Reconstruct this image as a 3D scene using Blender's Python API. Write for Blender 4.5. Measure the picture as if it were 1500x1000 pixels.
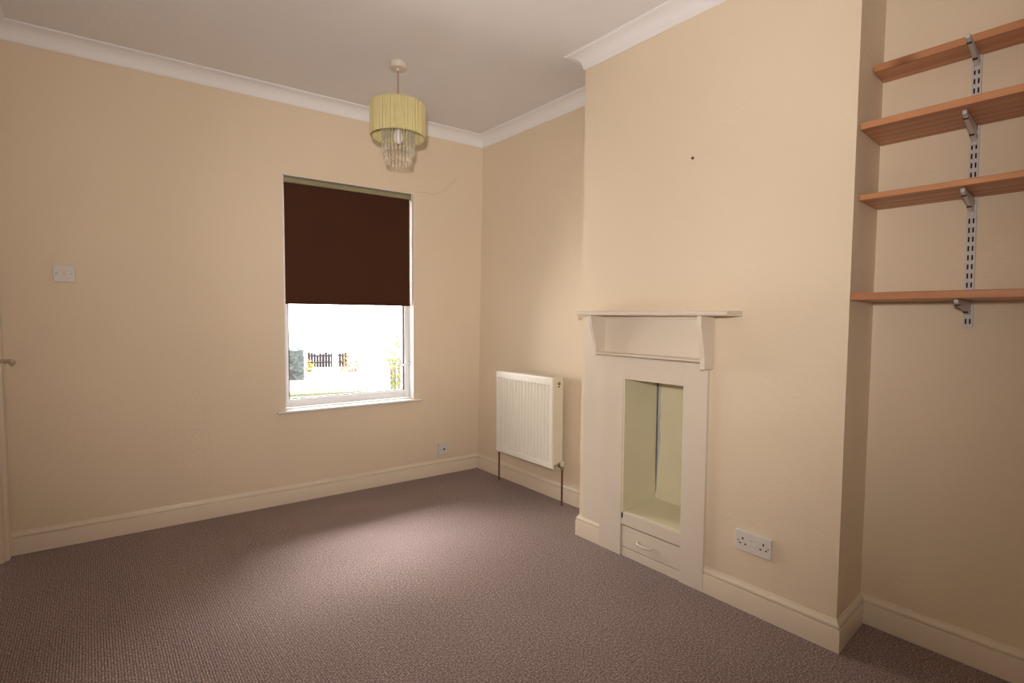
import bpy, bmesh, math, random
from mathutils import Vector, Matrix
random.seed(7)
for o in list(bpy.data.objects):
    bpy.data.objects.remove(o)
sc = bpy.context.scene
COL = sc.collection

# ------------------------------------------------------------------ camera
F_PX = 727.935
CAM = Vector((-2.4315, -3.2356, 1.2375))
yaw, pitch, roll = 0.704396, 0.0514293, 0.00686251
fwd = Vector((math.sin(yaw)*math.cos(pitch), math.cos(yaw)*math.cos(pitch), -math.sin(pitch)))
rt0 = Vector((math.cos(yaw), -math.sin(yaw), 0)); up0 = rt0.cross(fwd)
rt = math.cos(roll)*rt0 + math.sin(roll)*up0
up = -math.sin(roll)*rt0 + math.cos(roll)*up0
cam = bpy.data.objects.new('camera', bpy.data.cameras.new('camera'))
COL.objects.link(cam)
M = Matrix((rt, up, -fwd)).transposed().to_4x4(); M.translation = CAM
cam.matrix_world = M
cam.data.sensor_width = 36; cam.data.lens = F_PX/1500*36
cam.data.clip_start = 0.02; cam.data.clip_end = 300
sc.camera = cam

# ------------------------------------------------------------------ light
sc.view_settings.view_transform = 'Standard'; sc.view_settings.look = 'None'
sc.view_settings.exposure = 0.0; sc.view_settings.gamma = 1
sc.view_settings.use_curve_mapping = False
w = bpy.data.worlds.new('overcast_sky'); sc.world = w; w.use_nodes = True
wt = w.node_tree; bgn = wt.nodes['Background']
# CIE overcast sky: zenith three times as bright as the horizon
tcw = wt.nodes.new('ShaderNodeTexCoord'); sx = wt.nodes.new('ShaderNodeSeparateXYZ'); mr = wt.nodes.new('ShaderNodeMapRange')
mr.inputs['From Min'].default_value = 0; mr.inputs['From Max'].default_value = 1
mr.inputs['To Min'].default_value = .5; mr.inputs['To Max'].default_value = 1.5
wt.links.new(tcw.outputs['Generated'], sx.inputs[0]); wt.links.new(sx.outputs[2], mr.inputs[0])
mu_ = wt.nodes.new('ShaderNodeMath'); mu_.operation = 'MULTIPLY'; wt.links.new(mr.outputs[0], mu_.inputs[0])
SKY = 19.5
mu_.inputs[1].default_value = SKY; wt.links.new(mu_.outputs[0], bgn.inputs[1])
bgn.inputs[0].default_value = (1, .92, .88, 1)
SUN = 24.0
su = bpy.data.lights.new('hazy_sun', 'SUN'); su.energy = SUN; su.angle = math.radians(44); su.color = (1, .95, .96)
so_ = bpy.data.objects.new('hazy_sun', su); COL.objects.link(so_); so_.rotation_euler = Vector((-.30, -1, -1.75)).to_track_quat('-Z', 'Y').to_euler()

def area(name, loc, direction, sx, sy, power, col=(1,1,1), portal=False, spread=None):
    l = bpy.data.lights.new(name, 'AREA'); l.shape = 'RECTANGLE'; l.size = sx; l.size_y = sy
    l.energy = power; l.color = col
    if spread: l.spread = spread
    if portal: l.cycles.is_portal = True
    o = bpy.data.objects.new(name, l); COL.objects.link(o); o.location = loc
    o.rotation_euler = Vector(direction).to_track_quat('-Z', 'Y').to_euler()
    return o
NB = Vector((0.1087, 0.9941, 0)).normalized()
area('window_portal', (-1.031+.02, .113+.22, 1.37), -NB, 0.85, 1.46, 1, portal=True)
# the photographer's flash gun, on the camera with a diffuser, plus added fill spots
def flash(name, direction, power, size):
    l = bpy.data.lights.new(name, 'SPOT'); l.energy = power; l.spot_size = math.radians(size); l.spot_blend = .9
    l.color = (1, .91, .85); l.shadow_soft_size = .045
    o = bpy.data.objects.new(name, l); COL.objects.link(o); o.location = CAM + Vector((-.06, -.0, .15))
    o.rotation_euler = Vector(direction).to_track_quat('-Z', 'Y').to_euler(); return o
FB = 119.0
flash('camera_flash', (.6, .8, .18), FB, 120)
flash('flash_core', (.5, .85, .1), 68.0, 50)      # brighter core of the flash beam
flash('added_side_fill', (1, .10, .60), 22.0, 55)  # extra spot, added to brighten the upper right of the alcove
flash('added_low_fill', (1, .25, -.22), 9.0, 55)  # extra spot, added to lift the low right walls

# ------------------------------------------------------------------ materials
def mat(name, col, rough=.6, metal=0, spec=.4):
    m = bpy.data.materials.new(name); m.use_nodes = True
    b = m.node_tree.nodes['Principled BSDF']
    b.inputs['Base Color'].default_value = (*col, 1); b.inputs['Roughness'].default_value = rough
    b.inputs['Metallic'].default_value = metal; b.inputs['Specular IOR Level'].default_value = spec
    return m
def nd(m, t, **k):
    n = m.node_tree.nodes.new(t)
    for a, v in k.items():
        if a.startswith('i_'): n.inputs[a[2:].replace('_', ' ')].default_value = v
        else: setattr(n, a, v)
    return n
def lk(m, a, b): m.node_tree.links.new(a, b)
def bsdf(m): return m.node_tree.nodes['Principled BSDF']
def bumped(name, col, rough, scale, dist, strength=.5, var=.0, vscale=2.0, spec=.4, metal=0):
    m = mat(name, col, rough, metal, spec)
    tc = nd(m, 'ShaderNodeTexCoord')
    n = nd(m, 'ShaderNodeTexNoise', i_Scale=scale, i_Detail=4.0, i_Roughness=.55)
    lk(m, tc.outputs['Object'], n.inputs['Vector'])
    b = nd(m, 'ShaderNodeBump', i_Strength=strength, i_Distance=dist)
    lk(m, n.outputs['Fac'], b.inputs['Height']); lk(m, b.outputs[0], bsdf(m).inputs['Normal'])
    if var:
        n2 = nd(m, 'ShaderNodeTexNoise', i_Scale=vscale, i_Detail=3.0)
        lk(m, tc.outputs['Object'], n2.inputs['Vector'])
        mx = nd(m, 'ShaderNodeMix', data_type='RGBA')
        mx.inputs[6].default_value = (*[c*(1-var) for c in col], 1)
        mx.inputs[7].default_value = (*[min(1, c*(1+var)) for c in col], 1)
        lk(m, n2.outputs['Fac'], mx.inputs[0]); lk(m, mx.outputs[2], bsdf(m).inputs['Base Color'])
    return m
WALL = (0.815, 0.695, 0.53)
M_wall = bumped('cream_emulsion', WALL, .62, 55, .0035, .35, .03, 1.5, .35)
M_ceil = bumped('white_ceiling_paint', (.82, .795, .795), .8, 60, .003, .35, .02, 1.5, .2)
M_cove = bumped('white_coving_paint', (.90, .89, .90), .55, 30, .001, .3, .0)
M_gloss = bumped('cream_gloss_paint', (.81, .71, .575), .32, 18, .0012, .35, .03, 5, .5)
M_surround = bumped('pinkish_cream_gloss_paint', (.78, .70, .59), .36, 16, .0015, .4, .03, 6, .45)
M_niche = bumped('green_cream_paint', (.80, .745, .55), .45, 9, .003, .5, .05, 8, .4)
M_soot = bumped('blackened_joint', (.16, .16, .18), .8, 60, .001, .5, .3, 40)
M_sootgrey = bumped('grey_smear', (.55, .57, .58), .8, 60, .001, .5, .25, 30)
M_upvc = mat('white_upvc', (.93, .95, .99), .25, 0, .5)
M_sill = mat('white_sill_gloss', (.86, .84, .82), .3)
M_gasket = mat('black_rubber_gasket', (.03, .035, .045), .6)
M_plas = mat('white_plastic', (.76, .72, .68), .28, 0, .5)
M_plas2 = mat('old_white_plastic', (.74, .68, .60), .35, 0, .5)
M_hole = mat('dark_hole', (.02, .018, .015), .7)
M_rad = mat('cream_white_enamel', (.89, .85, .76), .25, 0, .5)
M_radback = mat('radiator_side_enamel', (.80, .75, .62), .3, 0, .5)
M_copper = bumped('tarnished_copper', (.20, .085, .05), .45, 60, .0005, .3, .25, 25, .5, .6)
M_brass = mat('dull_brass', (.36, .30, .18), .4, .8)
M_chrome = mat('chrome', (.62, .58, .54), .16, 1)
M_steel = bumped('grey_white_steel', (.62, .60, .60), .4, 50, .0003, .2, .04, 30, .5)
M_rail = mat('olive_aluminium_rail', (.36, .33, .20), .35, .4)
M_cordm = mat('brownish_flex', (.42, .26, .19), .5)
M_bulb = mat('opal_bulb', (.88, .84, .86), .2)
M_ground = bumped('pale_paving', (.60, .58, .54), .9, 3, .01, .3, .1, 1.2)
M_blind = mat('brown_blind_fabric', (.075, .028, .014), .85, 0, .2)
def fabric(m, sc_, d, c):
    tc = nd(m, 'ShaderNodeTexCoord'); n = nd(m, 'ShaderNodeTexNoise', i_Scale=sc_, i_Detail=6.0)
    lk(m, tc.outputs['Object'], n.inputs['Vector'])
    b = nd(m, 'ShaderNodeBump', i_Strength=.6, i_Distance=d); lk(m, n.outputs['Fac'], b.inputs['Height'])
    lk(m, b.outputs[0], bsdf(m).inputs['Normal'])
    r = nd(m, 'ShaderNodeMix', data_type='RGBA'); r.inputs[6].default_value = (*[v*.6 for v in c], 1); r.inputs[7].default_value = (*[v*1.45 for v in c], 1)
    lk(m, n.outputs['Fac'], r.inputs[0]); lk(m, r.outputs[2], bsdf(m).inputs['Base Color'])
fabric(M_blind, 260, .001, (.075, .028, .014))
# translucent pleated shade
M_shade = mat('yellow_green_organza', (.84, .76, .42), .55, 0, .3)
def translucent(m, col, fac):
    t = nd(m, 'ShaderNodeBsdfTranslucent'); t.inputs[0].default_value = (*col, 1)
    mx = nd(m, 'ShaderNodeMixShader'); mx.inputs[0].default_value = fac
    out = m.node_tree.nodes['Material Output']
    lk(m, bsdf(m).outputs[0], mx.inputs[1]); lk(m, t.outputs[0], mx.inputs[2]); lk(m, mx.outputs[0], out.inputs[0])
translucent(M_shade, (.84, .78, .44), .3)
translucent(M_blind, (.06, .02, .008), .12)
# clear acrylic beads
M_cryst = mat('clear_acrylic', (.95, .93, .88), .03, 0, .6)
bsdf(M_cryst).inputs['Transmission Weight'].default_value = .5; bsdf(M_cryst).inputs['IOR'].default_value = 1.45
_t = nd(M_cryst, 'ShaderNodeBsdfTransparent'); _t.inputs[0].default_value = (.97, .95, .9, 1); _m = nd(M_cryst, 'ShaderNodeMixShader'); _m.inputs[0].default_value = .55
lk(M_cryst, bsdf(M_cryst).outputs[0], _m.inputs[1]); lk(M_cryst, _t.outputs[0], _m.inputs[2]); lk(M_cryst, _m.outputs[0], M_cryst.node_tree.nodes['Material Output'].inputs[0])
# window glass: thin, lets the light through
M_glass = bpy.data.materials.new('window_glass'); M_glass.use_nodes = True
g = M_glass.node_tree; g.nodes.clear()
go = g.nodes.new('ShaderNodeOutputMaterial'); gt = g.nodes.new('ShaderNodeBsdfTransparent'); gg = g.nodes.new('ShaderNodeBsdfGlossy')
gg.inputs['Roughness'].default_value = .02; gf = g.nodes.new('ShaderNodeFresnel'); gf.inputs[0].default_value = 1.3
gm = g.nodes.new('ShaderNodeMixShader'); gt.inputs[0].default_value = (.96, .98, .97, 1)
g.links.new(gf.outputs[0], gm.inputs[0]); g.links.new(gt.outputs[0], gm.inputs[1]); g.links.new(gg.outputs[0], gm.inputs[2]); g.links.new(gm.outputs[0], go.inputs[0])
# pine
def wood(name, c1, c2, seed):
    m = mat(name, c1, .42, 0, .4)
    tc = nd(m, 'ShaderNodeTexCoord')
    mp = nd(m, 'ShaderNodeMapping'); mp.inputs['Scale'].default_value = (9, .8, 14); mp.inputs['Location'].default_value = (seed, seed*.7, seed*.3)
    lk(m, tc.outputs['Object'], mp.inputs['Vector'])
    n = nd(m, 'ShaderNodeTexNoise', i_Scale=1.6, i_Detail=5.0, i_Distortion=1.2); lk(m, mp.outputs[0], n.inputs['Vector'])
    wv = nd(m, 'ShaderNodeTexWave', i_Scale=.55, i_Distortion=9.0, i_Detail=3.0); wv.bands_direction = 'X'
    lk(m, mp.outputs[0], wv.inputs['Vector'])
    mx = nd(m, 'ShaderNodeMix', data_type='RGBA'); mx.inputs[6].default_value = (*c1, 1); mx.inputs[7].default_value = (*c2, 1)
    ad = nd(m, 'ShaderNodeMath', operation='MULTIPLY'); lk(m, n.outputs['Fac'], ad.inputs[0]); lk(m, wv.outputs['Fac'], ad.inputs[1])
    lk(m, ad.outputs[0], mx.inputs[0])
    # knots
    mp2 = nd(m, 'ShaderNodeMapping'); mp2.inputs['Scale'].default_value = (7, 3.2, 4); mp2.inputs['Location'].default_value = (seed*2.1, seed, seed)
    lk(m, tc.outputs['Object'], mp2.inputs['Vector'])
    vo = nd(m, 'ShaderNodeTexVoronoi', i_Scale=1.0); lk(m, mp2.outputs[0], vo.inputs['Vector'])
    cr = nd(m, 'ShaderNodeValToRGB'); cr.color_ramp.elements[0].position = .08; cr.color_ramp.elements[1].position = .19
    cr.color_ramp.elements[0].color = (.22, .15, .12, 1); cr.color_ramp.elements[1].color = (1, 1, 1, 1)
    lk(m, vo.outputs['Distance'], cr.inputs[0])
    mu = nd(m, 'ShaderNodeMix', data_type='RGBA', blend_type='MULTIPLY'); mu.inputs[0].default_value = .8
    lk(m, mx.outputs[2], mu.inputs[6]); lk(m, cr.outputs[0], mu.inputs[7]); lk(m, mu.outputs[2], bsdf(m).inputs['Base Color'])
    return m
# carpet
M_carpet = mat('ribbed_loop_carpet', (.2, .14, .12), .75, 0, .25)
bsdf(M_carpet).inputs['Sheen Weight'].default_value = .15; bsdf(M_carpet).inputs['Sheen Roughness'].default_value = .5
def carpet():
    m = M_carpet; tc = nd(m, 'ShaderNodeTexCoord')
    sep = nd(m, 'ShaderNodeSeparateXYZ'); lk(m, tc.outputs['Object'], sep.inputs[0])
    def mth(op, a, b=None):
        n = nd(m, 'ShaderNodeMath', operation=op)
        for i, v in enumerate((a, b)):
            if v is None: continue
            if isinstance(v, (int, float)): n.inputs[i].default_value = v
            else: lk(m, v, n.inputs[i])
        return n.outputs[0]
    P = .0086
    nz = nd(m, 'ShaderNodeTexNoise', i_Scale=160.0, i_Detail=2.0); lk(m, tc.outputs['Object'], nz.inputs['Vector'])
    wob = mth('MULTIPLY', nz.outputs['Fac'], .003)
    xx = mth('MULTIPLY', mth('ADD', sep.outputs[0], wob), 2*math.pi/P)
    rib = mth('ABSOLUTE', mth('SINE', mth('MULTIPLY', xx, .5)))            # 0 in grooves
    half = mth('MULTIPLY', mth('FLOOR', mth('DIVIDE', mth('ADD', sep.outputs[0], wob), P)), 2.2)
    yy = mth('ADD', mth('MULTIPLY', sep.outputs[1], math.pi/.0068), half)
    loop = mth('ABSOLUTE', mth('SINE', yy))
    h = mth('MULTIPLY', mth('POWER', rib, .6), mth('ADD', mth('MULTIPLY', loop, .32), .68))
    b = nd(m, 'ShaderNodeBump', i_Strength=.8, i_Distance=.003); lk(m, h, b.inputs['Height']); lk(m, b.outputs[0], bsdf(m).inputs['Normal'])
    n2 = nd(m, 'ShaderNodeTexNoise', i_Scale=150.0, i_Detail=3.0); lk(m, tc.outputs['Object'], n2.inputs['Vector'])
    n3 = nd(m, 'ShaderNodeTexNoise', i_Scale=2.2, i_Detail=3.0); lk(m, tc.outputs['Object'], n3.inputs['Vector'])
    cr = nd(m, 'ShaderNodeValToRGB'); e = cr.color_ramp.elements
    e[0].position = .34; e[0].color = (.145, .091, .083, 1); e[1].position = .68; e[1].color = (.55, .415, .40, 1)
    s = e.new(.5); s.color = (.293, .203, .19, 1)
    lk(m, n2.outputs['Fac'], cr.inputs[0])
    gr = nd(m, 'ShaderNodeMix', data_type='RGBA', blend_type='MULTIPLY'); gr.inputs[0].default_value = 1
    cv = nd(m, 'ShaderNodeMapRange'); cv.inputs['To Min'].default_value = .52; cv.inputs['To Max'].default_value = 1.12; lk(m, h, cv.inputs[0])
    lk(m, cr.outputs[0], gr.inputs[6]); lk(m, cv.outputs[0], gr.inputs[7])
    g2 = nd(m, 'ShaderNodeMix', data_type='RGBA', blend_type='MULTIPLY'); g2.inputs[0].default_value = 1
    cv2 = nd(m, 'ShaderNodeMapRange'); cv2.inputs['To Min'].default_value = .85; cv2.inputs['To Max'].default_value = 1.15; lk(m, n3.outputs['Fac'], cv2.inputs[0])
    lk(m, gr.outputs[2], g2.inputs[6]); lk(m, cv2.outputs[0], g2.inputs[7]); lk(m, g2.outputs[2], bsdf(m).inputs['Base Color'])
carpet()

# ------------------------------------------------------------------ mesh helpers
def I(x, y, z): return Vector((x, y, z))
UB = Vector((-0.9941, 0.1087, 0)).normalized()
def BW(u, n, z): return UB*u + NB*n + Vector((0, 0, z))     # back-wall frame: u leftwards from the corner, n outwards
def LW(a, b, z): return Vector((-2.785 - b, a, z))           # left wall: a = y, b into the wall
def box(bm, x0, x1, y0, y1, z0, z1, f=I):
    v = [bm.verts.new(f(x, y, z)) for x in (x0, x1) for y in (y0, y1) for z in (z0, z1)]
    for q in ((0,1,3,2), (4,6,7,5), (0,4,5,1), (2,3,7,6), (0,2,6,4), (1,5,7,3)):
        bm.faces.new([v[i] for i in q])
def prism(bm, pts, lo, hi, f):
    """extrude a closed 2D outline; f(a, b, t) -> world"""
    A = [bm.verts.new(f(a, b, lo)) for a, b in pts]; B = [bm.verts.new(f(a, b, hi)) for a, b in pts]
    n = len(pts); bm.faces.new(A); bm.faces.new(B[::-1])
    for i in range(n): bm.faces.new((A[i], B[i], B[(i+1) % n], A[(i+1) % n]))
def tube(bm, pts, r, n=12, cap=True):
    pts = [Vector(p) for p in pts]; rings = []; prev = None
    for i, p in enumerate(pts):
        d = (pts[min(i+1, len(pts)-1)] - pts[max(i-1, 0)]).normalized()
        a = prev if prev else (Vector((0, 0, 1)) if abs(d.z) < .9 else Vector((1, 0, 0)))
        s = d.cross(a).normalized(); t = s.cross(d).normalized(); prev = t
        rr = r[i] if isinstance(r, (list, tuple)) else r
        rings.append([bm.verts.new(p + rr*(math.cos(k*2*math.pi/n)*s + math.sin(k*2*math.pi/n)*t)) for k in range(n)])
    for A, B in zip(rings, rings[1:]):
        for k in range(n): bm.faces.new((A[k], A[(k+1) % n], B[(k+1) % n], B[k]))
    if cap: bm.faces.new(rings[0][::-1]); bm.faces.new(rings[-1])
def lathe(bm, prof, c, n=32, axis='Z', cap=True):
    c = Vector(c); rings = []
    for r, h in prof:
        ring = []
        for k in range(n):
            a = 2*math.pi*k/n; q = (r*math.cos(a), r*math.sin(a), h)
            if axis == 'X': q = (q[2], q[0], q[1])
            if axis == 'Y': q = (q[0], q[2], q[1])
            ring.append(bm.verts.new(c + Vector(q)))
        rings.append(ring)
    for A, B in zip(rings, rings[1:]):
        for k in range(n): bm.faces.new((A[k], A[(k+1) % n], B[(k+1) % n], B[k]))
    if cap: bm.faces.new(rings[0][::-1]); bm.faces.new(rings[-1])
def obj(name, bm, m, parent=None, bev=0, smooth=False, seg=2):
    bmesh.ops.recalc_face_normals(bm, faces=bm.faces)
    me = bpy.data.meshes.new(name); bm.to_mesh(me); bm.free(); me.materials.append(m)
    o = bpy.data.objects.new(name, me); COL.objects.link(o)
    if smooth:
        for p in me.polygons: p.use_smooth = True
        try: me.set_sharp_from_angle(angle=math.radians(40))
        except Exception: pass
    if parent:
        o.parent = parent
        o.matrix_parent_inverse = root_mw(parent).inverted()
    if bev:
        b = o.modifiers.new('bevel', 'BEVEL'); b.width = bev; b.segments = seg; b.limit_method = 'ANGLE'; b.angle_limit = math.radians(35)
    return o
def root_mw(o):
    m = Matrix.LocRotScale(o.location, o.rotation_euler, None)
    return (root_mw(o.parent) @ o.matrix_parent_inverse @ m) if o.parent else m
def boxes(name, m, lst, parent=None, bev=0, f=I):
    bm = bmesh.new()
    for b in lst: box(bm, *b, f=f)
    return obj(name, bm, m, parent, bev)
def thing(name, label, cat, loc, group=None):
    o = bpy.data.objects.new(name, None); COL.objects.link(o); o.location = loc; o.empty_display_size = .1
    o['label'] = label; o['category'] = cat
    if group: o['group'] = group
    return o
def tag(o, label, cat, group=None):
    o['label'] = label; o['category'] = cat
    if group: o['group'] = group
    return o
def struct(o, label=None):
    o['kind'] = 'structure'
    if label: o['label'] = label
    return o

# ------------------------------------------------------------------ the room
H = 2.645
XL, XB, XA = -2.785, -0.345, -0.053
Y1, Y2, YR = -1.381, -2.655, -4.1
XBOT, XTOP = -0.040, 0.001           # far alcove wall leans a little
WU0, WU1, WZ0, WZ1 = .592, 1.483, .600, 2.131
fl_ = boxes('floor', M_carpet, [(XL-.2, .3, YR-.2, .55, -.12, 0)])
struct(fl_)
struct(boxes('ceiling', M_ceil, [(XL-.3, .4, YR-.3, .65, H, H+.12)]))
# back wall with the window opening
T = .24
struct(boxes('wall_back', M_wall, [(-.3, WU0, 0, T, 0, H), (WU1, 3.1, 0, T, 0, H), (WU0, WU1, 0, T, 0, WZ0), (WU0, WU1, 0, T, WZ1, H)], f=BW))
# left wall with the door opening
DY0, DY1, DZ = -.53, .225, 2.0
struct(boxes('wall_left', M_wall, [(DY1, .6, 0, .15, 0, H), (YR-.2, DY0, 0, .15, 0, H), (DY0, DY1, 0, .15, DZ, H)], f=LW))
# right wall: far alcove (leaning), chimney breast, near alcove
bm = bmesh.new()
prism(bm, [(XBOT, 0), (XTOP, H), (.25, H), (.25, 0)], .1, Y1, lambda a, b, t: Vector((a, t, b)))
struct(obj('wall_right', bm, M_wall))
NY0, NY1, NZ0, NZ1, NX = -2.045, -1.675, .150, .945, -.045     # hole behind the fireplace opening
struct(boxes('wall_chimney', M_wall, [(XB, .25, NY1, Y1, 0, H), (XB, .25, Y2, NY0, 0, H), (XB, .25, NY0, NY1, 0, NZ0),
       (XB, .25, NY0, NY1, NZ1, H), (NX, .25, NY0, NY1, NZ0, NZ1)]))
struct(boxes('wall_alcove', M_wall, [(XA, .25, YR-.2, Y2, 0, H)]))
# wall behind the camera
struct(boxes('wall_front', M_wall, [(XL-.1, .25, YR-.2, YR, 0, H)]))

# sweeps that run round the room
def offset_poly(P, d, closed):
    n = len(P); out = []
    for i in range(n):
        p = Vector(P[i])
        def nrm(a, b):
            e = (Vector(b)-Vector(a)).normalized(); return Vector((e.y, -e.x))      # to the right of travel = inside
        if closed or 0 < i < n-1:
            n1 = nrm(P[i-1], P[i]); n2 = nrm(P[i], P[(i+1) % n]); k = 1 + n1.dot(n2)
            out.append(p + (n1+n2)/k*d)
        elif i == 0: out.append(p + nrm(P[0], P[1])*d)
        else: out.append(p + nrm(P[-2], P[-1])*d)
    return out
def sweep(name, P, prof, m, segs=None, closed=False, smooth=True, Pz=None):
    """P walked clockwise seen from above, room on the right hand"""
    bm = bmesh.new(); n = len(P)
    offs = {d: offset_poly(P, d, closed) for d, z in prof}
    segs = segs or (range(n) if closed else range(n-1))
    for s in segs:
        a, b = s, (s+1) % n
        A = [bm.verts.new((*offs[d][a], z)) for d, z in prof]; B = [bm.verts.new((*offs[d][b], z)) for d, z in prof]
        k = len(prof)
        for i in range(k): bm.faces.new((A[i], A[(i+1) % k], B[(i+1) % k], B[i]))
        bm.faces.new(A[::-1]); bm.faces.new(B)
    o = obj(name, bm, m, smooth=smooth); 
    return o
BL_ = (XL, BW(2.802, 0, 0).y); 
TOPP = [BL_, (XTOP, 0), (XTOP, Y1), (XB, Y1), (XB, Y2), (XA, Y2), (XA, YR), (XL, YR)]
cz = H; cp = [(0, cz), (0, cz-.073), (.004, cz-.075), (.008, cz-.070)]
for i in range(9):
    a = i/8*math.pi/2
    cp.append((.010 + .060*(1-math.cos(a)), cz-.066 + .056*math.sin(a)))
cp += [(.078, cz-.009), (.083, cz-.006), (.083, cz)]
struct(sweep('trim_1', TOPP, cp, M_cove, closed=True), 'white plaster coving round the ceiling')
BOTP = [BL_, (XBOT, 0), (XBOT, Y1), (XB, Y1), (XB, Y2), (XA, Y2), (XA, YR), (XL, YR)]
t = .016
sp = [(0, 0), (t, 0), (t, .084), (t-.001, .087), (t-.009, .0875), (t-.009, .0915), (t-.0025, .094), (t-.002, .099), (t-.005, .104), (t-.010, .108), (t-.012, .113), (t-.013, .117), (0, .118)]
struct(sweep('baseboard_back', BOTP, sp, M_gloss, [0]))
struct(sweep('baseboard_right', BOTP, sp, M_gloss, [1]))
FY0, FY1 = -1.538, -2.135
P2 = [(XBOT, Y1), (XB, Y1), (XB, FY0)]
struct(sweep('baseboard_chimney_far', [(XBOT, 0)] + P2, sp, M_gloss, [1, 2]))
P3 = [(XB, FY1), (XB, Y2), (XA, Y2), (XA, YR)]
struct(sweep('baseboard_chimney_near', P3, sp, M_gloss, [0, 1]))
struct(sweep('baseboard_alcove', P3 + [(XL, YR)], sp, M_gloss, [2]))
struct(sweep('baseboard_front', [(XA, Y2), (XA, YR), (XL, YR), (XL, DY0-.07)], sp, M_gloss, [1]))
struct(sweep('baseboard_left', [(XA, YR), (XL, YR), (XL, DY0-.07)], sp, M_gloss, [1]))

# crack in the plaster running from the window corner
bm = bmesh.new()
cr = [(.580, 2.146), (.545, 2.150), (.50, 2.152), (.455, 2.150), (.41, 2.154), (.372, 2.172), (.335, 2.200), (.305, 2.222), (.27, 2.262), (.235, 2.297), (.205, 2.318)]
tube(bm, [BW(u, .0002, z + random.uniform(-.002, .002)) for u, z in cr], [.0011]*9+[.0008, .0004], 6)
ck = obj('plaster_crack', bm, mat('crack_shadow_line', (.50, .37, .22), .8), bpy.data.objects['wall_back'])

# ------------------------------------------------------------------ window 1
RV = .092      # reveal depth to the frame
win = bpy.data.objects.new('window_1', None); COL.objects.link(win); win.location = BW((WU0+WU1)/2, RV, WZ0); struct(win)
Z0 = .612
bm = bmesh.new()
FW = .038
for b in ((WU0, WU0+FW, RV, RV+.065, Z0, WZ1), (WU1-FW, WU1, RV, RV+.065, Z0, WZ1), (WU0+FW, WU1-FW, RV, RV+.065, Z0, Z0+.056), (WU0+FW, WU1-FW, RV, RV+.065, WZ1-.05, WZ1)):
    box(bm, *b, f=BW)
obj('window_frame', bm, M_upvc, win, .004)
bm = bmesh.new()
gi = .004
for b in ((WU0+FW, WU0+FW+.007, RV+.012, RV+.03, Z0+.056, WZ1-.05), (WU1-FW-.007, WU1-FW, RV+.012, RV+.03, Z0+.056, WZ1-.05), (WU0+FW, WU1-FW, RV+.012, RV+.03, Z0+.056, Z0+.060), (WU0+FW, WU1-FW, RV+.012, RV+.03, WZ1-.054, WZ1-.05)):
    box(bm, *b, f=BW)
obj('gasket', bm, M_gasket, win)
boxes('pane', M_glass, [(WU0+FW, WU1-FW, RV+.03, RV+.036, Z0+.056, WZ1-.05)], win, f=BW)
bm = bmesh.new()
box(bm, WU0+.010, WU0+.026, RV-.010, RV+.001, .84, .90, f=BW)
tube(bm, [BW(WU0+.018, RV-.012, .87), BW(WU0+.018, RV-.035, .875), BW(WU0+.05, RV-.04, .868), BW(WU0+.09, RV-.038, .845)], [.008, .008, .007, .005], 10)
obj('window_handle', bm, M_upvc, win, smooth=True)
# reveal lining painted white, and the sill
bm = bmesh.new()
e = .004
box(bm, WU0-.0005, WU0+e, .002, RV, Z0, WZ1, f=BW); box(bm, WU1-e, WU1+.0005, .002, RV, Z0, WZ1, f=BW); box(bm, WU0+e, WU1-e, .002, RV, WZ1-e, WZ1+.0005, f=BW)
obj('reveal_lining', bm, M_sill, win)
bm = bmesh.new()
prism(bm, [(-.030, .596), (-.034, .600), (-.034, .607), (-.030, .611), (0, .612), (RV, .612), (RV, .600), (0, .600), (-.001, .594), (-.026, .594)], WU0-.052, WU1+.052, lambda a, b, t: BW(t, a, b) if a <= 0 else BW(min(max(t, WU0), WU1), a, b))
obj('window_sill', bm, M_sill, win, .002)

# roller blind
bl = thing('roller_blind', 'dark brown roller blind drawn halfway down the window', 'blind', BW((WU0+WU1)/2, .04, 2.13))
bm = bmesh.new()
nu = 30; uA, uB = .6085, 1.4665
A = []
for j, z in enumerate((1.318, 1.5, 1.7, 1.9, 2.095)):
    A.append([(uA + (uB-uA)*i/nu, .040 + .0012*math.sin(i*.9+j), z) for i in range(nu+1)])
V1 = [[bm.verts.new(BW(*p)) for p in r] for r in A]; V2 = [[bm.verts.new(BW(p[0], p[1]+.0016, p[2])) for p in r] for r in A]
for j in range(4):
    for i in range(nu):
        bm.faces.new((V1[j][i], V1[j][i+1], V1[j+1][i+1], V1[j+1][i])); bm.faces.new((V2[j][i], V2[j+1][i], V2[j+1][i+1], V2[j][i+1]))
for j in range(4):
    bm.faces.new((V1[j][0], V1[j+1][0], V2[j+1][0], V2[j][0])); bm.faces.new((V1[j][nu], V2[j][nu], V2[j+1][nu], V1[j+1][nu]))
for i in range(nu):
    bm.faces.new((V1[0][i], V2[0][i], V2[0][i+1], V1[0][i+1])); bm.faces.new((V1[4][i], V1[4][i+1], V2[4][i+1], V2[4][i]))
obj('blind_fabric', bm, M_blind, bl, smooth=True)
bm = bmesh.new(); prism(bm, [(.032, 1.306), (.050, 1.306), (.051, 1.312), (.048, 1.324), (.034, 1.324), (.031, 1.312)], uA+.0005, uB-.0005, lambda a, b, t: BW(t, a, b))
obj('bottom_bar', bm, M_blind, bl, .0015)
bm = bmesh.new(); prism(bm, [(.022, 2.088), (.060, 2.088), (.068, 2.098), (.068, 2.118), (.060, 2.124), (.024, 2.124), (.018, 2.114), (.018, 2.096)], .604, 1.470, lambda a, b, t: BW(t, a, b))
obj('head_rail', bm, M_rail, bl, .002)
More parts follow.
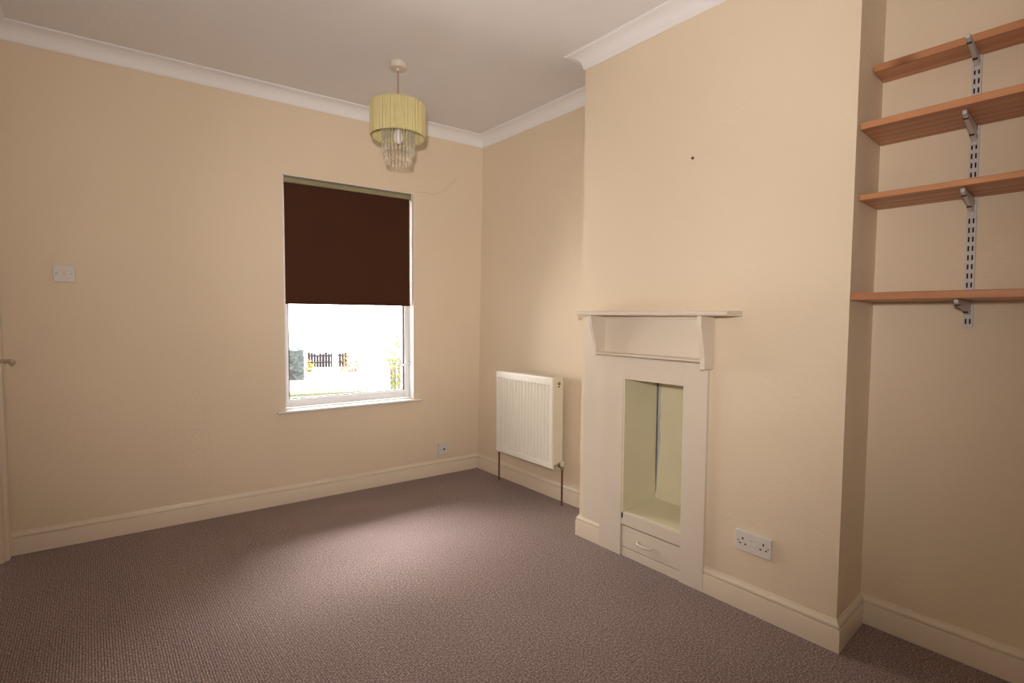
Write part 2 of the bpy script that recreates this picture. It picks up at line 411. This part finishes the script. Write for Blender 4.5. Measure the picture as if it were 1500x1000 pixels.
for uu in (.5965, 1.471):
    bm = bmesh.new(); prism(bm, [(.012, 2.078), (.07, 2.078), (.07, 2.126), (.012, 2.126)], uu, uu+.0075, lambda a, b, t: BW(t, a, b))
    obj('end_bracket', bm, M_plas2, bl, .002)

# ------------------------------------------------------------------ door in the left wall
dr = bpy.data.objects.new('door_1', None); COL.objects.link(dr); dr.location = LW((DY0+DY1)/2, .03, 0); struct(dr)
leaf = boxes('door_leaf', M_gloss, [(DY0+.012, DY1-.012, .020, .058, .006, DZ-.012)], dr, .002, f=LW)
bm = bmesh.new()
ym = (DY0+DY1)/2
for (a0, a1) in ((DY0+.11, ym-.05), (ym+.05, DY1-.11)):
    for (z0, z1) in ((.22, .86), (1.02, 1.87)):
        for b in ((a0, a1, z0, z0+.015), (a0, a1, z1-.015, z1), (a0, a0+.015, z0+.015, z1-.015), (a1-.015, a1, z0+.015, z1-.015)):
            box(bm, b[0], b[1], .012, .021, b[2], b[3], f=LW)
obj('panel_moulding', bm, M_gloss, leaf, .003)
bm = bmesh.new()
box(bm, DY1, .298, -.018, .001, .0, DZ+.065, f=LW); box(bm, DY0-.065, DY0, -.018, .001, .0, DZ+.065, f=LW); box(bm, DY0, DY1, -.018, .001, DZ, DZ+.065, f=LW)
obj('architrave', bm, M_gloss, dr, .004)
bm = bmesh.new()
box(bm, DY1-.012, DY1, .001, .15, 0, DZ, f=LW); box(bm, DY0, DY0+.012, .001, .15, 0, DZ, f=LW); box(bm, DY0+.012, DY1-.012, .001, .15, DZ-.012, DZ, f=LW)
obj('door_lining', bm, M_gloss, dr)
hy = .145
bm = bmesh.new(); box(bm, hy-.02, hy+.02, .012, .021, .90, 1.06, f=LW); hp = obj('handle_plate', bm, M_chrome, dr, .002)
bm = bmesh.new(); tube(bm, [LW(hy, .013, 1.005), LW(hy, -.052, 1.005), LW(hy-.006, -.062, 1.005), LW(hy-.03, -.066, 1.005), LW(hy-.11, -.064, 1.003)], [.009, .009, .0095, .009, .0075], 12)
obj('door_handle', bm, M_chrome, hp, smooth=True)

# ------------------------------------------------------------------ fireplace surround
fp = thing('fireplace_surround', 'cream painted fireplace surround with mantel shelf and open recess', 'fireplace', (XB, (FY0+FY1)/2, 0))
def FX(lst, name, m, bev=.0015): return boxes(name, m, lst, fp, bev)
XP = -.363; OY0, OY1, OZ0, OZ1 = -2.018, -1.680, .160, .921
FX([(XP, XB, OY1, FY0, 0, 1.04)], 'left_stile', M_surround)
FX([(XP, XB, FY1, OY0, 0, 1.04)], 'right_stile', M_surround)
# head board: butt joint shows as a faint mitre line
FX([(XP, XB, OY0, OY1, OZ1, 1.04)], 'head_board', M_surround, .0008)
FX([(XP+.004, XB, FY1+.0, FY0, 1.04, 1.243)], 'back_board', M_surround)
FX([(-.352, XB, FY0+.0, Y1-.030, .118, 1.243)], 'side_board', M_surround, .001)
# mantel shelf
bm = bmesh.new(); prism(bm, [(XB, 1.243), (-.476, 1.243), (-.482, 1.247), (-.484, 1.255), (-.482, 1.261), (-.476, 1.265), (XB, 1.265)], -1.462, -2.272, lambda a, b, t: Vector((a, t, b)))
obj('mantel_shelf', bm, M_surround, fp, .001)
bm = bmesh.new(); box(bm, XP-.010, XP+.004, -2.135, -1.556, 1.228, 1.243); obj('shelf_batten', bm, M_surround, fp, .002)
def bracket(y0, y1, zb, xb_):
    bm = bmesh.new()
    prism(bm, [(XP+.004, zb), (xb_, zb), (xb_, zb+.05), (xb_-.006, zb+.075), (-.470, 1.20), (-.474, 1.243), (XP+.004, 1.243)], y0, y1, lambda a, b, t: Vector((a, t, b)))
    obj('mantel_bracket', bm, M_surround, fp, .002)
bracket(-1.538, -1.556, 1.036, -.432)
bracket(-2.137, -2.157, 1.012, -.436)
bm = bmesh.new(); prism(bm, [(XP+.004, 1.042), (-.432, 1.042), (-.437, 1.047), (-.432, 1.053), (XP+.004, 1.054)], -1.556, -2.137, lambda a, b, t: Vector((a, t, b)))
obj('lower_shelf', bm, M_surround, fp, .001)
# recess lining
nt = .006
ln = boxes('recess_lining', M_niche, [(-.361, NX-.002, OY1-.012, OY1-.0005, .20, .94), (-.345, NX-.002, OY0-.018, OY0-.012, .20, .94),
      (-.072, -.066, OY0-.012, OY1-.012, .20, .94), (-.345, -.066, OY0-.012, OY1-.012, .934, .94)], fp)
boxes('recess_base', M_niche, [(-.352, -.072, OY0+.0, OY1-.012, .222, .236)], fp, .003)
boxes('front_rail', M_surround, [(XP+.002, XB, OY0, OY1, .166, .232)], fp, .003)
# blackened joint in the far corner
bm = bmesh.new()
pp = [(.885, .004), (.84, .0055), (.80, .004), (.74, .005), (.68, .0042), (.62, .0052), (.56, .0045), (.50, .0050), (.44, .0036), (.38, .003), (.32, .0018), (.27, .001)]
tube(bm, [(-.073, OY1-.013 - .002, z) for z, r in pp], [r for z, r in pp], 8)
obj('soot_joint', bm, M_soot, ln)
bm = bmesh.new()
L = [(.90, .006), (.86, .020), (.80, .015), (.72, .022), (.64, .016), (.56, .021), (.48, .014), (.40, .008), (.33, .005), (.28, .001)]
R = []
vs1 = [bm.verts.new((-.0725, OY1-.016, z)) for z, r in L]; vs2 = [bm.verts.new((-.0725, OY1-.016-r, z)) for z, r in L]
vs3 = [bm.verts.new((-.072, OY1-.016, z)) for z, r in L]; vs4 = [bm.verts.new((-.072, OY1-.016-r, z)) for z, r in L]
for i in range(len(L)-1):
    bm.faces.new((vs1[i], vs2[i], vs2[i+1], vs1[i+1])); bm.faces.new((vs2[i], vs4[i], vs4[i+1], vs2[i+1])); bm.faces.new((vs1[i], vs1[i+1], vs3[i+1], vs3[i]))
obj('filler_smear', bm, M_sootgrey, ln)
# drawer under the recess
dw = boxes('drawer', M_surround, [(XP+.006, XB, OY0+.003, OY1-.004, .050, .160)], fp, .0015)
bm = bmesh.new()
hx = XP+.006; ya, yb = -1.788, -1.872
tube(bm, [(hx+.002, ya, .104), (hx-.012, ya, .104), (hx-.022, ya-.010, .102), (hx-.027, (ya+yb)/2, .100), (hx-.022, yb+.010, .102), (hx-.012, yb, .104), (hx+.002, yb, .104)], [.006, .006, .0055, .007, .0055, .006, .006], 12)
obj('drawer_handle', bm, M_surround, dw, smooth=True)
boxes('plinth_rail', M_surround, [(XP+.007, XB, OY0, OY1-.003, 0, .046)], fp, .0015)
boxes('drawer_gap', M_hole, [(-.349, XB, OY0, OY1, .046, .166)], fp)

# nail hole high on the breast
bm = bmesh.new(); lathe(bm, [(.0015, -.006), (.006, -.0045), (.0065, -.001), (.0065, .002)], (XB, -2.026, 1.951), 12, 'X')
tag(obj('wall_plug', bm, mat('brown_plug', (.12, .08, .05), .6)), 'small dark wall plug high on the chimney breast', 'wall plug')

# ------------------------------------------------------------------ radiator
rd = thing('radiator', 'cream white panel radiator with ribbed front in far alcove', 'radiator', (-.10, -.69, 0))
RX0, RX1, RY0, RY1, RZ0, RZ1 = -.172, -.078, -.985, -.400, .238, .840
bm = bmesh.new()
ys = [(RY0, .004), (RY0+.004, 0)]
np_ = 17; pitch_ = (RY1-RY0-.040)/np_
for i in range(np_):
    a = RY0+.020+i*pitch_
    ys += [(a, 0), (a+pitch_*.26, 0), (a+pitch_*.38, 1), (a+pitch_*.88, 1)]
ys = [(y, d if i > 1 else d) for i, (y, d) in enumerate(ys)] + [(RY1-.020, 0), (RY1-.004, 0), (RY1, .004)]
zs = [(RZ0, 0, .012), (RZ0+.006, 0, .003), (RZ0+.012, 0, 0), (RZ0+.045, 0, 0), (RZ0+.056, 1, 0), (RZ1-.060, 1, 0), (RZ1-.048, 0, 0), (RZ1-.010, 0, 0), (RZ1-.004, 0, .002), (RZ1, 0, .008)]
G = []
for z, g_, ex in zs:
    row = []
    for i, (y, d) in enumerate(ys):
        x = RX0 + ex + (d if d < .5 else (.016*g_))
        row.append(bm.verts.new((x, y, z)))
    G.append(row)
for j in range(len(G)-1):
    for i in range(len(ys)-1): bm.faces.new((G[j][i], G[j][i+1], G[j+1][i+1], G[j+1][i]))
# back skin of the front panel
Bk = [[bm.verts.new((RX0+.018, y, z)) for y in (RY0, RY1)] for z in (RZ0, RZ1)]
bm.faces.new((Bk[0][0], Bk[1][0], Bk[1][1], Bk[0][1]))
bm.faces.new([G[j][0] for j in range(len(G))] + [Bk[1][0], Bk[0][0]]); bm.faces.new([G[j][-1] for j in range(len(G))][::-1] + [Bk[0][1], Bk[1][1]])
bm.faces.new(G[0][::-1] + [Bk[0][0], Bk[0][1]]); bm.faces.new(G[-1] + [Bk[1][1], Bk[1][0]])
obj('front_panel', bm, M_rad, rd)
boxes('back_panel', M_radback, [(RX1-.010, RX1, RY0+.006, RY1-.006, RZ0+.004, RZ1-.004)], rd, .003)
for y0, y1 in ((RY0-.004, RY0+.001), (RY1-.001, RY1+.004)):
    boxes('side_panel', M_radback, [(RX0+.007, RX1-.001, y0, y1, RZ0+.030, RZ1+.001)], rd, .0018)
gl = [(RX0+.012, RX0+.020, RY0, RY1, RZ1-.004, RZ1+.001), (RX1-.010, RX1-.002, RY0, RY1, RZ1-.004, RZ1+.001)]
k = 0
for i in range(30):
    y = RY0 + .004 + i*(RY1-RY0-.012)/29; gl.append((RX0+.020, RX1-.010, y, y+.008, RZ1-.004, RZ1))
boxes('top_grille', M_radback, gl, rd)
bm = bmesh.new()
for i in range(18):
    y = RY0+.03+i*.0305
    box(bm, RX0+.02, RX1-.012, y, y+.001, RZ0+.06, RZ1-.06)
obj('convector_fins', bm, M_radback, rd)
bm = bmesh.new(); lathe(bm, [(.011, 0), (.011, -.004), (.009, -.007), (.006, -.0075), (.005, -.004)], (-.120, RY0-.004, .800), 20, 'Y'); obj('blanking_plug', bm, M_brass, rd, smooth=True)
boxes('air_slot', M_hole, [(-.128, -.113, RY0-.0050, RY0-.0035, .776, .783)], rd)
for yv, s in ((RY0, -1), (RY1, 1)):
    px_ = -.112
    yp = yv + s*.034
    bm = bmesh.new()
    tube(bm, [(px_, yv + s*.002, .262), (px_, yv + s*.040, .262)], [.010, .010], 14)
    tube(bm, [(px_, yp, .240), (px_, yp, .262)], [.011, .010], 14)
    tube(bm, [(px_, yv + s*.006, .262), (px_, yv + s*.018, .262)], .014, 6)
    v = obj('valve', bm, M_brass, rd, smooth=True)
    bm = bmesh.new(); lathe(bm, [(.012, .262), (.014, .268), (.014, .292), (.011, .297)], (px_, yp, 0), 18); obj('valve_cap', bm, M_plas2, v, smooth=True)
    bm = bmesh.new(); tube(bm, [(px_, yp, 0.0), (px_, yp, .245)], .0063, 14); obj('pipe', bm, M_copper, rd, smooth=True)
for y in (-.50, -.88):
    boxes('wall_bracket', M_radback, [(RX1-.001, -.0412, y-.012, y+.012, .20 if y > -.6 else .26, .80)], rd, .002)

# ------------------------------------------------------------------ sockets and switch
def plate(name, label, cat, f, a0, a1, z0, z1, depth, m=M_plas, back=.0):
    o = thing(name, label, cat, f((a0+a1)/2, 0, (z0+z1)/2))
    bm = bmesh.new(); box(bm, a0, a1, -depth, 0, z0, z1, f=f)
    obj('plate', bm, m, o, .003, seg=3); return o
BR_ = lambda a, n, z: Vector((XB + n, a, z))     # breast frame, n negative = into the room
# double socket on the breast
ds = plate('double_socket', 'white double power socket low on the chimney breast', 'power socket', BR_, -2.422, -2.276, .2535, .3395, .013)
def hole(o, f, a, z, w_, h_, n, m=M_hole, name='pin_hole'):
    bm = bmesh.new(); box(bm, a-w_/2, a+w_/2, n-.0006, n+.003, z-h_/2, z+h_/2, f=f); return obj(name, bm, m, o)
cy, cz_ = -2.349, .2965
for s in (1, -1):
    c = cy + s*.042
    hole(ds, BR_, c, cz_+.012, .005, .010, -.013); hole(ds, BR_, c-.011, cz_-.010, .0075, .005, -.013); hole(ds, BR_, c+.011, cz_-.010, .0075, .005, -.013)
    bm = bmesh.new(); lathe(bm, [(.0035, .002), (.0035, -.0006)], (XB-.013, cy+s*.0615, cz_), 12, 'X'); obj('screw', bm, M_brass, ds)
    bm = bmesh.new(); prism(bm, [(-.011, .012), (-.0165, .012), (-.0135, 0), (-.0140, -.012), (-.011, -.012)], -.006, .006, lambda a, b, t_, s=s: Vector((XB+a, cy+s*.0095+t_, cz_+.008 + (b if s > 0 else -b)))); obj('rocker_switch', bm, M_plas, ds, .001)
# aerial / phone socket on the back wall
ts = plate('aerial_socket', 'small white surface box socket on back wall above skirting', 'wall socket', BW, .315, .399, .158, .243, .030, M_plas)
bm = bmesh.new()
prism(bm, [(.008*math.cos(k*math.pi/8), .008*math.sin(k*math.pi/8)) for k in range(16)], -.0325, -.028, lambda a, b, t_: BW(.357+a, t_, .2005+b)); obj('aerial_inlet', bm, M_chrome, ts)
bm = bmesh.new()
prism(bm, [(.005*math.cos(k*math.pi/8), .005*math.sin(k*math.pi/8)) for k in range(16)], -.0332, -.0325, lambda a, b, t_: BW(.357+a, t_, .2005+b)); obj('inlet_hole', bm, M_hole, ts)
for s in (1, -1):
    bm = bmesh.new(); prism(bm, [(.003*math.cos(k*math.pi/6), .003*math.sin(k*math.pi/6)) for k in range(12)], -.0305, -.028, lambda a, b, t_, s=s: BW(.357+s*.030+a, t_, .2005+b)); obj('screw', bm, M_brass, ts)
# light switch
sw = plate('light_switch', 'white single rocker light switch left of the window', 'light switch', BW, 2.4965, 2.582, 1.398, 1.485, .018)
bm = bmesh.new(); prism(bm, [(-.017, -.012), (-.0195, -.012), (-.021, 0), (-.0235, .012), (-.017, .012)], 2.534, 2.545, lambda a, b, t_: BW(t_, a, 1.4415+b)); obj('rocker', bm, M_plas, sw, .001)
for uu in (2.509, 2.5695):
    bm = bmesh.new(); prism(bm, [(.0034*math.cos(k*math.pi/6), .0034*math.sin(k*math.pi/6)) for k in range(12)], -.0188, -.016, lambda a, b, t_, uu=uu: BW(uu+a, t_, 1.4415+b)); obj('screw', bm, M_brass, sw)

# ------------------------------------------------------------------ shelves on twin-slot uprights
XW = XA
SH = [('top', -.188, 2.148, 2.174, 'highest'), ('second', -.318, 1.908, 1.932, ''), ('third', -.299, 1.662, 1.682, ''), ('bottom', -.352, 1.302, 1.328, '')]
labels = ['narrow pine shelf, highest of the four in the alcove', 'pine shelf second from the top in the alcove', 'pine shelf third from the top in the alcove', 'deepest pine shelf, lowest of four, jutting past the chimney breast']
for i, (nm, x0, z0, z1, _) in enumerate(SH):
    m = wood('pine_'+nm, (.58, .27, .125), (.30, .10, .038), 3.1+i*5.7)
    bm = bmesh.new(); yN = Y2-.003 if i < 3 else Y2-.004
    box(bm, x0, XW-.003 if i < 3 else XW-.003, -4.06, yN, z0, z1)
    o = obj('shelf', bm, m, None, .003, seg=3)
    tag(o, labels[i], 'shelf', 'pine shelves in the alcove')
yU = -2.932
def upright(yc, label):
    o = thing('shelf_upright', label, 'shelf upright', (XW, yc, 1.206), 'twin slot uprights')
    bm = bmesh.new()
    xw, xf = XW, XW-.012; w2_ = .0125
    z0, z1 = 1.206, 2.160
    # channel section with real twin slots in the face
    for s in (1, -1): box(bm, xf, xw, yc+s*w2_ - (.0015 if s > 0 else 0), yc+s*w2_ + (0 if s > 0 else .0015), z0, z1)
    n = int((z1-z0)/.032); sh = .016
    zc = z0+.016
    cols = [(-w2_+.0015, -.0078), (-.0032, .0032), (.0078, w2_-.0015)]
    for a, b in cols: box(bm, xf, xf+.0015, yc+a, yc+b, z0, z1)
    for a, b in ((-.0078, -.0032), (.0032, .0078)):
        zz = z0
        while zz < z1:
            box(bm, xf, xf+.0015, yc+a, yc+b, zz, min(zz+.014, z1)); zz += .032
    obj('slotted_channel', bm, M_steel, o)
    boxes('slot_shade_strip', M_hole, [(xw-.0015, xw-.0002, yc-.010, yc+.010, z0+.002, z1-.002)], o)  # black strip behind the slots, stands in for shade inside the channel
    return o
u1 = upright(yU, 'grey twin slot metal shelf upright on alcove wall')
u1.location.y = -2.9385; u1.rotation_euler.x = -.0125
u2 = upright(-3.78, 'twin slot metal shelf upright at far right end of the shelves')
def shelf_bracket(yc, z, L, hgt, label):
    bm = bmesh.new()
    xf = XW-.012
    prof = [(xf+.006, z), (xf+.006, z-hgt), (xf-.010, z-hgt-.004), (xf-.03, z-hgt+.004), (-L+.020, z-.016), (-L+.004, z-.014), (-L, z-.008), (-L+.001, z)]
    prism(bm, prof, yc-.0060, yc+.0060, lambda a, b, t_: Vector((a, t_, b)))
    o = tag(obj('shelf_bracket', bm, M_steel, None, .003, seg=3), label, 'shelf bracket', 'shelf brackets')
    bm = bmesh.new(); box(bm, xf-.004, xf+.001, yc-.0075, yc+.0075, z-hgt-.016, z-hgt+.01); obj('hook', bm, M_steel, o, .001)
    for xx in (-L+.035, -.12):
        if xx > -L+.05 or xx == -L+.035:
            bm = bmesh.new(); zz = z-.017-(hgt-.016)*max(0, (xx+L-.02)/(L-.1)) - .0
            box(bm, xx-.002, xx+.002, yc-.0063, yc+.0063, zz-.002, zz+.004); obj('screw_hole', bm, M_hole, o)
    return o
nmz = ['highest', 'second highest', 'third highest', 'lowest']
for i, (nm, x0, z0, z1, _) in enumerate(SH):
    L = [.272, .276, .264, .308][i]; hg = [.034, .050, .046, .046][i]
    shelf_bracket([-2.928, -2.930, -2.9335, -2.938][i], z0-.0005, L, hg, ['grey metal bracket poking out past the highest shelf', 'grey metal bracket under the second shelf from the top', 'grey metal bracket under the third shelf from the top', 'grey metal bracket under the lowest shelf'][i])
    shelf_bracket(-3.78, z0-.0005, L, hg, ['metal bracket at the right end under the highest shelf', 'metal bracket at the right end under the second shelf from top', 'metal bracket at the right end under the third shelf from top', 'metal bracket at the right end under the lowest shelf'][i])

# ------------------------------------------------------------------ pendant light
LX, LY = -1.075, -.635
pl = thing('pendant_light', 'ceiling pendant with pleated yellow green drum shade and crystal droplets', 'pendant light', (LX, LY, H))
bm = bmesh.new(); lathe(bm, [(.046, H), (.0465, H-.004), (.0455, H-.026), (.043, H-.030), (.010, H-.031), (.008, H-.036), (.005, H-.040)], (LX, LY, 0), 36); obj('ceiling_rose', bm, M_plas2, pl, smooth=True)
bm = bmesh.new(); tube(bm, [(LX, LY, H-.04), (LX, LY, 2.36)], .0032, 10); obj('cord', bm, M_cordm, pl, smooth=True)
bm = bmesh.new(); lathe(bm, [(.008, 2.372), (.014, 2.365), (.019, 2.345), (.020, 2.31), (.024, 2.305), (.024, 2.296)], (LX, LY, 0), 24); obj('lamp_holder', bm, M_plas2, pl, smooth=True)
bm = bmesh.new(); lathe(bm, [(.013, 2.298), (.015, 2.285), (.024, 2.262), (.029, 2.240), (.028, 2.225), (.022, 2.212), (.012, 2.205), (.002, 2.2035)], (LX, LY, 0), 24); obj('bulb', bm, M_bulb, pl, smooth=True)
# pleated drum
SZ0, SZ1, SR = 2.236, 2.415, .152
bm = bmesh.new(); N = 300
def rad(k, z): return SR + .0030*math.sin(k*2*math.pi*60/N + 1.2*math.sin(k*.31)) + .0012*math.sin(k*.9) + .0007*math.sin(k*1.7+z*30)
rows = []
for z in (SZ0, SZ0+.004, 2.28, 2.325, 2.37, SZ1-.004, SZ1):
    rows.append([(rad(k, z) if SZ0+.002 < z < SZ1-.002 else SR, k*2*math.pi/N, z) for k in range(N)])
def ringv(r_, off): return [bm.verts.new((LX+(r+off)*math.cos(a), LY+(r+off)*math.sin(a), z)) for r, a, z in r_]
Vo = [ringv(r, 0) for r in rows]; Vi = [ringv(r, -.0016) for r in rows]
for Vx in (Vo, Vi):
    for A_, B_ in zip(Vx, Vx[1:]):
        for k in range(N): bm.faces.new((A_[k], A_[(k+1) % N], B_[(k+1) % N], B_[k]))
for j in (0, -1):
    for k in range(N): bm.faces.new((Vo[j][k], Vo[j][(k+1) % N], Vi[j][(k+1) % N], Vi[j][k]))
shd = obj('lamp_shade', bm, M_shade, pl, smooth=True)
bm = bmesh.new()
def ring(bm, R_, z, r, n=48):
    pts = [(LX+R_*math.cos(a*2*math.pi/n), LY+R_*math.sin(a*2*math.pi/n), z) for a in range(n+1)]
    tube(bm, pts, r, 6, cap=False)
ring(bm, SR-.004, SZ1-.004, .0018); ring(bm, SR-.004, SZ0+.004, .0018); ring(bm, .022, 2.300, .002, 24)
for k in range(3):
    a = k*2*math.pi/3+.4; tube(bm, [(LX+.022*math.cos(a), LY+.022*math.sin(a), 2.300), (LX+.06*math.cos(a), LY+.06*math.sin(a), 2.36), (LX+(SR-.004)*math.cos(a), LY+(SR-.004)*math.sin(a), SZ1-.004)], .0016, 6)
ring(bm, .088, 2.33, .0016); ring(bm, .072, 2.33, .0016)
for k in range(3):
    a = k*2*math.pi/3+.4; tube(bm, [(LX+.022*math.cos(a), LY+.022*math.sin(a), 2.300), (LX+.088*math.cos(a), LY+.088*math.sin(a), 2.33)], .0014, 6)
obj('wire_frame', bm, M_chrome, shd, smooth=True)
def strand(bm, R_, zt, zb):
    z = zt
    tube(bm, [(R_, 0, zt), (R_, 0, zb+.03)], .0006, 4)
    while z > zb+.040:
        lathe(bm, [(.0008, z), (.0042, z-.003), (.0042, z-.0065), (.0008, z-.0095)], (R_, 0, 0), 6); z -= .0125
    lathe(bm, [(.0008, zb+.036), (.0040, zb+.030), (.0060, zb+.014), (.0052, zb+.006), (.0008, zb)], (R_, 0, 0), 8)
protos = []
for R_, zb in ((.088, 2.140), (.072, 2.090)):
    bm = bmesh.new(); strand(bm, R_, 2.33, zb); bmesh.ops.recalc_face_normals(bm, faces=bm.faces)
    me = bpy.data.meshes.new('crystal_strand'); bm.to_mesh(me); bm.free(); me.materials.append(M_cryst); protos.append(me)
for me, n, off in ((protos[0], 26, 0), (protos[1], 22, .1)):
    for k in range(n):
        o = bpy.data.objects.new('crystal_strand', me); COL.objects.link(o); o.parent = pl
        o.location = (0, 0, -H); o.rotation_euler = (0, 0, off + k*2*math.pi/n)

# ------------------------------------------------------------------ outside, seen over-bright through the glass
def out_at(px, py, dist):
    """a point on the ray through a window view, dist metres beyond the camera (used to place outdoor things in the world)"""
    d = fwd*F_PX + rt*(px-750) + up*(500-py); d.normalize(); return CAM + d*dist
GZ = -.35
struct(boxes('ground', M_ground, [(-60, 60, .75, 90, GZ-.2, GZ)]))
M_hedge = bumped('grey_green_conifer', (.030, .035, .036), .95, 9, .05, .8, .7, 7, .05)
M_fence = mat('dark_iron_paint', (.015, .013, .016), .8, 0, .05)
M_post = mat('white_post_paint', (.7, .7, .7), .6)
M_leafy = mat('yellow_leaf', (.12, .10, .015), .8, 0, .1); M_leafo = mat('orange_leaf', (.07, .045, .010), .8, 0, .1); M_leafg = mat('fresh_green_leaf', (.06, .10, .015), .8, 0, .1)
M_pale = mat('pale_green_paint', (.085, .10, .06), .8, 0, .1)
M_trunk = mat('grey_bark', (.08, .065, .05), .9)
def leaf_cloud(name, c, rx, ry, rz, n, s, m, label, cat, stem=True, group=None):
    root = thing(name, label, cat, (c[0], c[1], GZ), group)
    bm = bmesh.new()
    for _ in range(n):
        while True:
            p = Vector((random.uniform(-1, 1), random.uniform(-1, 1), random.uniform(-1, 1)))
            if .25 < p.length < 1: break
        q = Vector((c[0]+p.x*rx, c[1]+p.y*ry, c[2]+p.z*rz))
        a = Vector((random.gauss(0, 1), random.gauss(0, 1), random.gauss(0, 1))).normalized(); b = a.orthogonal().normalized()
        l = s*random.uniform(.6, 1.3); wd = l*.4; nrm = a.cross(b)*l*.06
        vs = [bm.verts.new(q-a*l*.5), bm.verts.new(q+b*wd*.5+nrm), bm.verts.new(q+a*l*.5), bm.verts.new(q-b*wd*.5+nrm)]
        bm.faces.new(vs)
    obj('foliage', bm, m, root)
    if stem:
        bm = bmesh.new()
        for k in range(5):
            a = k*1.26; tube(bm, [(c[0]+.03*math.cos(a), c[1]+.03*math.sin(a), GZ), (c[0]+rx*.35*math.cos(a), c[1]+ry*.35*math.sin(a), c[2]), (c[0]+rx*.6*math.cos(a), c[1]+ry*.6*math.sin(a), c[2]+rz*.6)], [.02, .012, .005], 6)
        obj('stem', bm, M_trunk, root)
    return root
# world bearings of what the window shows: d = metres from the camera
def gp(px, d):   # ground-plan position along a bearing
    v = fwd*F_PX + rt*(px-750); v.z = 0; v.normalize(); return Vector((CAM.x+v.x*d, CAM.y+v.y*d))
def hz(px, py, d):
    v = fwd*F_PX + rt*(px-750) + up*(500-py); h = math.hypot(v.x, v.y); return CAM.z + v.z/h*d
def run(a, b, d): 
    p, q = gp(a, d), gp(b, d); return p, q
# clipped conifer hedge
D = 13.0
p, q = gp(398, D), gp(444.5, D); e1 = (q-p); L_ = e1.length; e1.normalize(); e2 = Vector((-e1.y, e1.x))
zt = hz(430, 513, D); zb = GZ
bm = bmesh.new()
nx_, nz_, ny_ = 14, 18, 10
def hedge_pt(i, j, k):
    r_ = random.uniform(-.03, .03)
    return Vector((*(p + e1*(L_*i/nx_) + e2*(1.4*k/ny_)), zb + (zt-zb)*j/nz_)) + Vector((r_, random.uniform(-.03, .03), random.uniform(-.02, .02)))
grid = {}
def gv(i, j, k):
    if (i, j, k) not in grid: grid[(i, j, k)] = bm.verts.new(hedge_pt(i, j, k))
    return grid[(i, j, k)]
for i in range(nx_):
    for j in range(nz_):
        for k in (0, ny_): bm.faces.new((gv(i, j, k), gv(i+1, j, k), gv(i+1, j+1, k), gv(i, j+1, k)))
    for k in range(ny_): bm.faces.new((gv(i, nz_, k), gv(i+1, nz_, k), gv(i+1, nz_, k+1), gv(i, nz_, k+1)))
for j in range(nz_):
    for k in range(ny_):
        for i in (0, nx_): bm.faces.new((gv(i, j, k), gv(i, j, k+1), gv(i, j+1, k+1), gv(i, j+1, k)))
tag(obj('clipped_hedge', bm, M_hedge), 'blue grey clipped hedge seen at left through the window', 'hedge')
# dark railings across the road
def railing(name, pa, pb, d, ytop, ybot_z, n, r, m, label, cat, picket_w, group=None):
    a, b = gp(pa, d), gp(pb, d); z1 = hz((pa+pb)/2, ytop, d)
    root = thing(name, label, cat, (a.x, a.y, ybot_z), group)
    ex = (b-a).normalized(); ey = Vector((-ex.y, ex.x)); ll = (b-a).length
    f = lambda s, t_, z: Vector((a.x+ex.x*s+ey.x*t_, a.y+ex.y*s+ey.y*t_, z))
    for zz in (z1-.12, ybot_z+.15):
        bm = bmesh.new(); box(bm, 0, ll, -.02, .02, zz-.025, zz+.025, f=f); obj('rail', bm, m, root)
    for i in range(n):
        s = ll*(i+.5)/n; bm = bmesh.new(); zt_ = z1 + random.uniform(-.07, .03)
        prism(bm, [(s-picket_w/2, ybot_z), (s+picket_w/2, ybot_z), (s+picket_w/2, zt_-.04), (s, zt_), (s-picket_w/2, zt_-.04)], -.01, .01, lambda x_, z_, t_: f(x_, t_+.03, z_)); obj('picket', bm, m, root)
    return root
railing('picket_fence', 450, 508, 16.0, 515, GZ, 14, .02, M_fence, 'dark upright pickets of fence seen through the window middle', 'fence', .075)
railing('garden_fence', 412, 540, 9.6, 567, GZ, 26, .02, M_pale, 'low pale green picket fence across the bottom of window view', 'fence', .035)
# white gate post
a = gp(490.5, 15.2); zt = hz(490, 514, 15.2)
tag(boxes('gate_post', M_post, [(a.x-.06, a.x+.06, a.y-.06, a.y+.06, GZ, zt)], None, .01), 'white gate post in front of dark pickets outside', 'post')
def shrub(px, py, d, rx, rz, n, s, m, label):
    c = gp(px, d); z = hz(px, py, d); leaf_cloud('shrub', (c.x, c.y, z), rx, rx*.8, rz, n, s, m, label, 'shrub', True, 'shrubs outside the window')
shrub(514, 541, 14.6, .34, .52, 620, .09, M_leafo, 'orange and yellow shrub beside the dark pickets outside')
shrub(452, 541, 14.8, .18, .28, 160, .09, M_leafy, 'small yellow shrub next to the clipped hedge outside')
shrub(472, 560, 13.6, .75, .12, 260, .09, M_leafy, 'low spreading yellow plants in front of the dark pickets')
shrub(579, 541, 6.2, .16, .42, 240, .07, M_leafg, 'fresh green shrub at the right edge of window view')
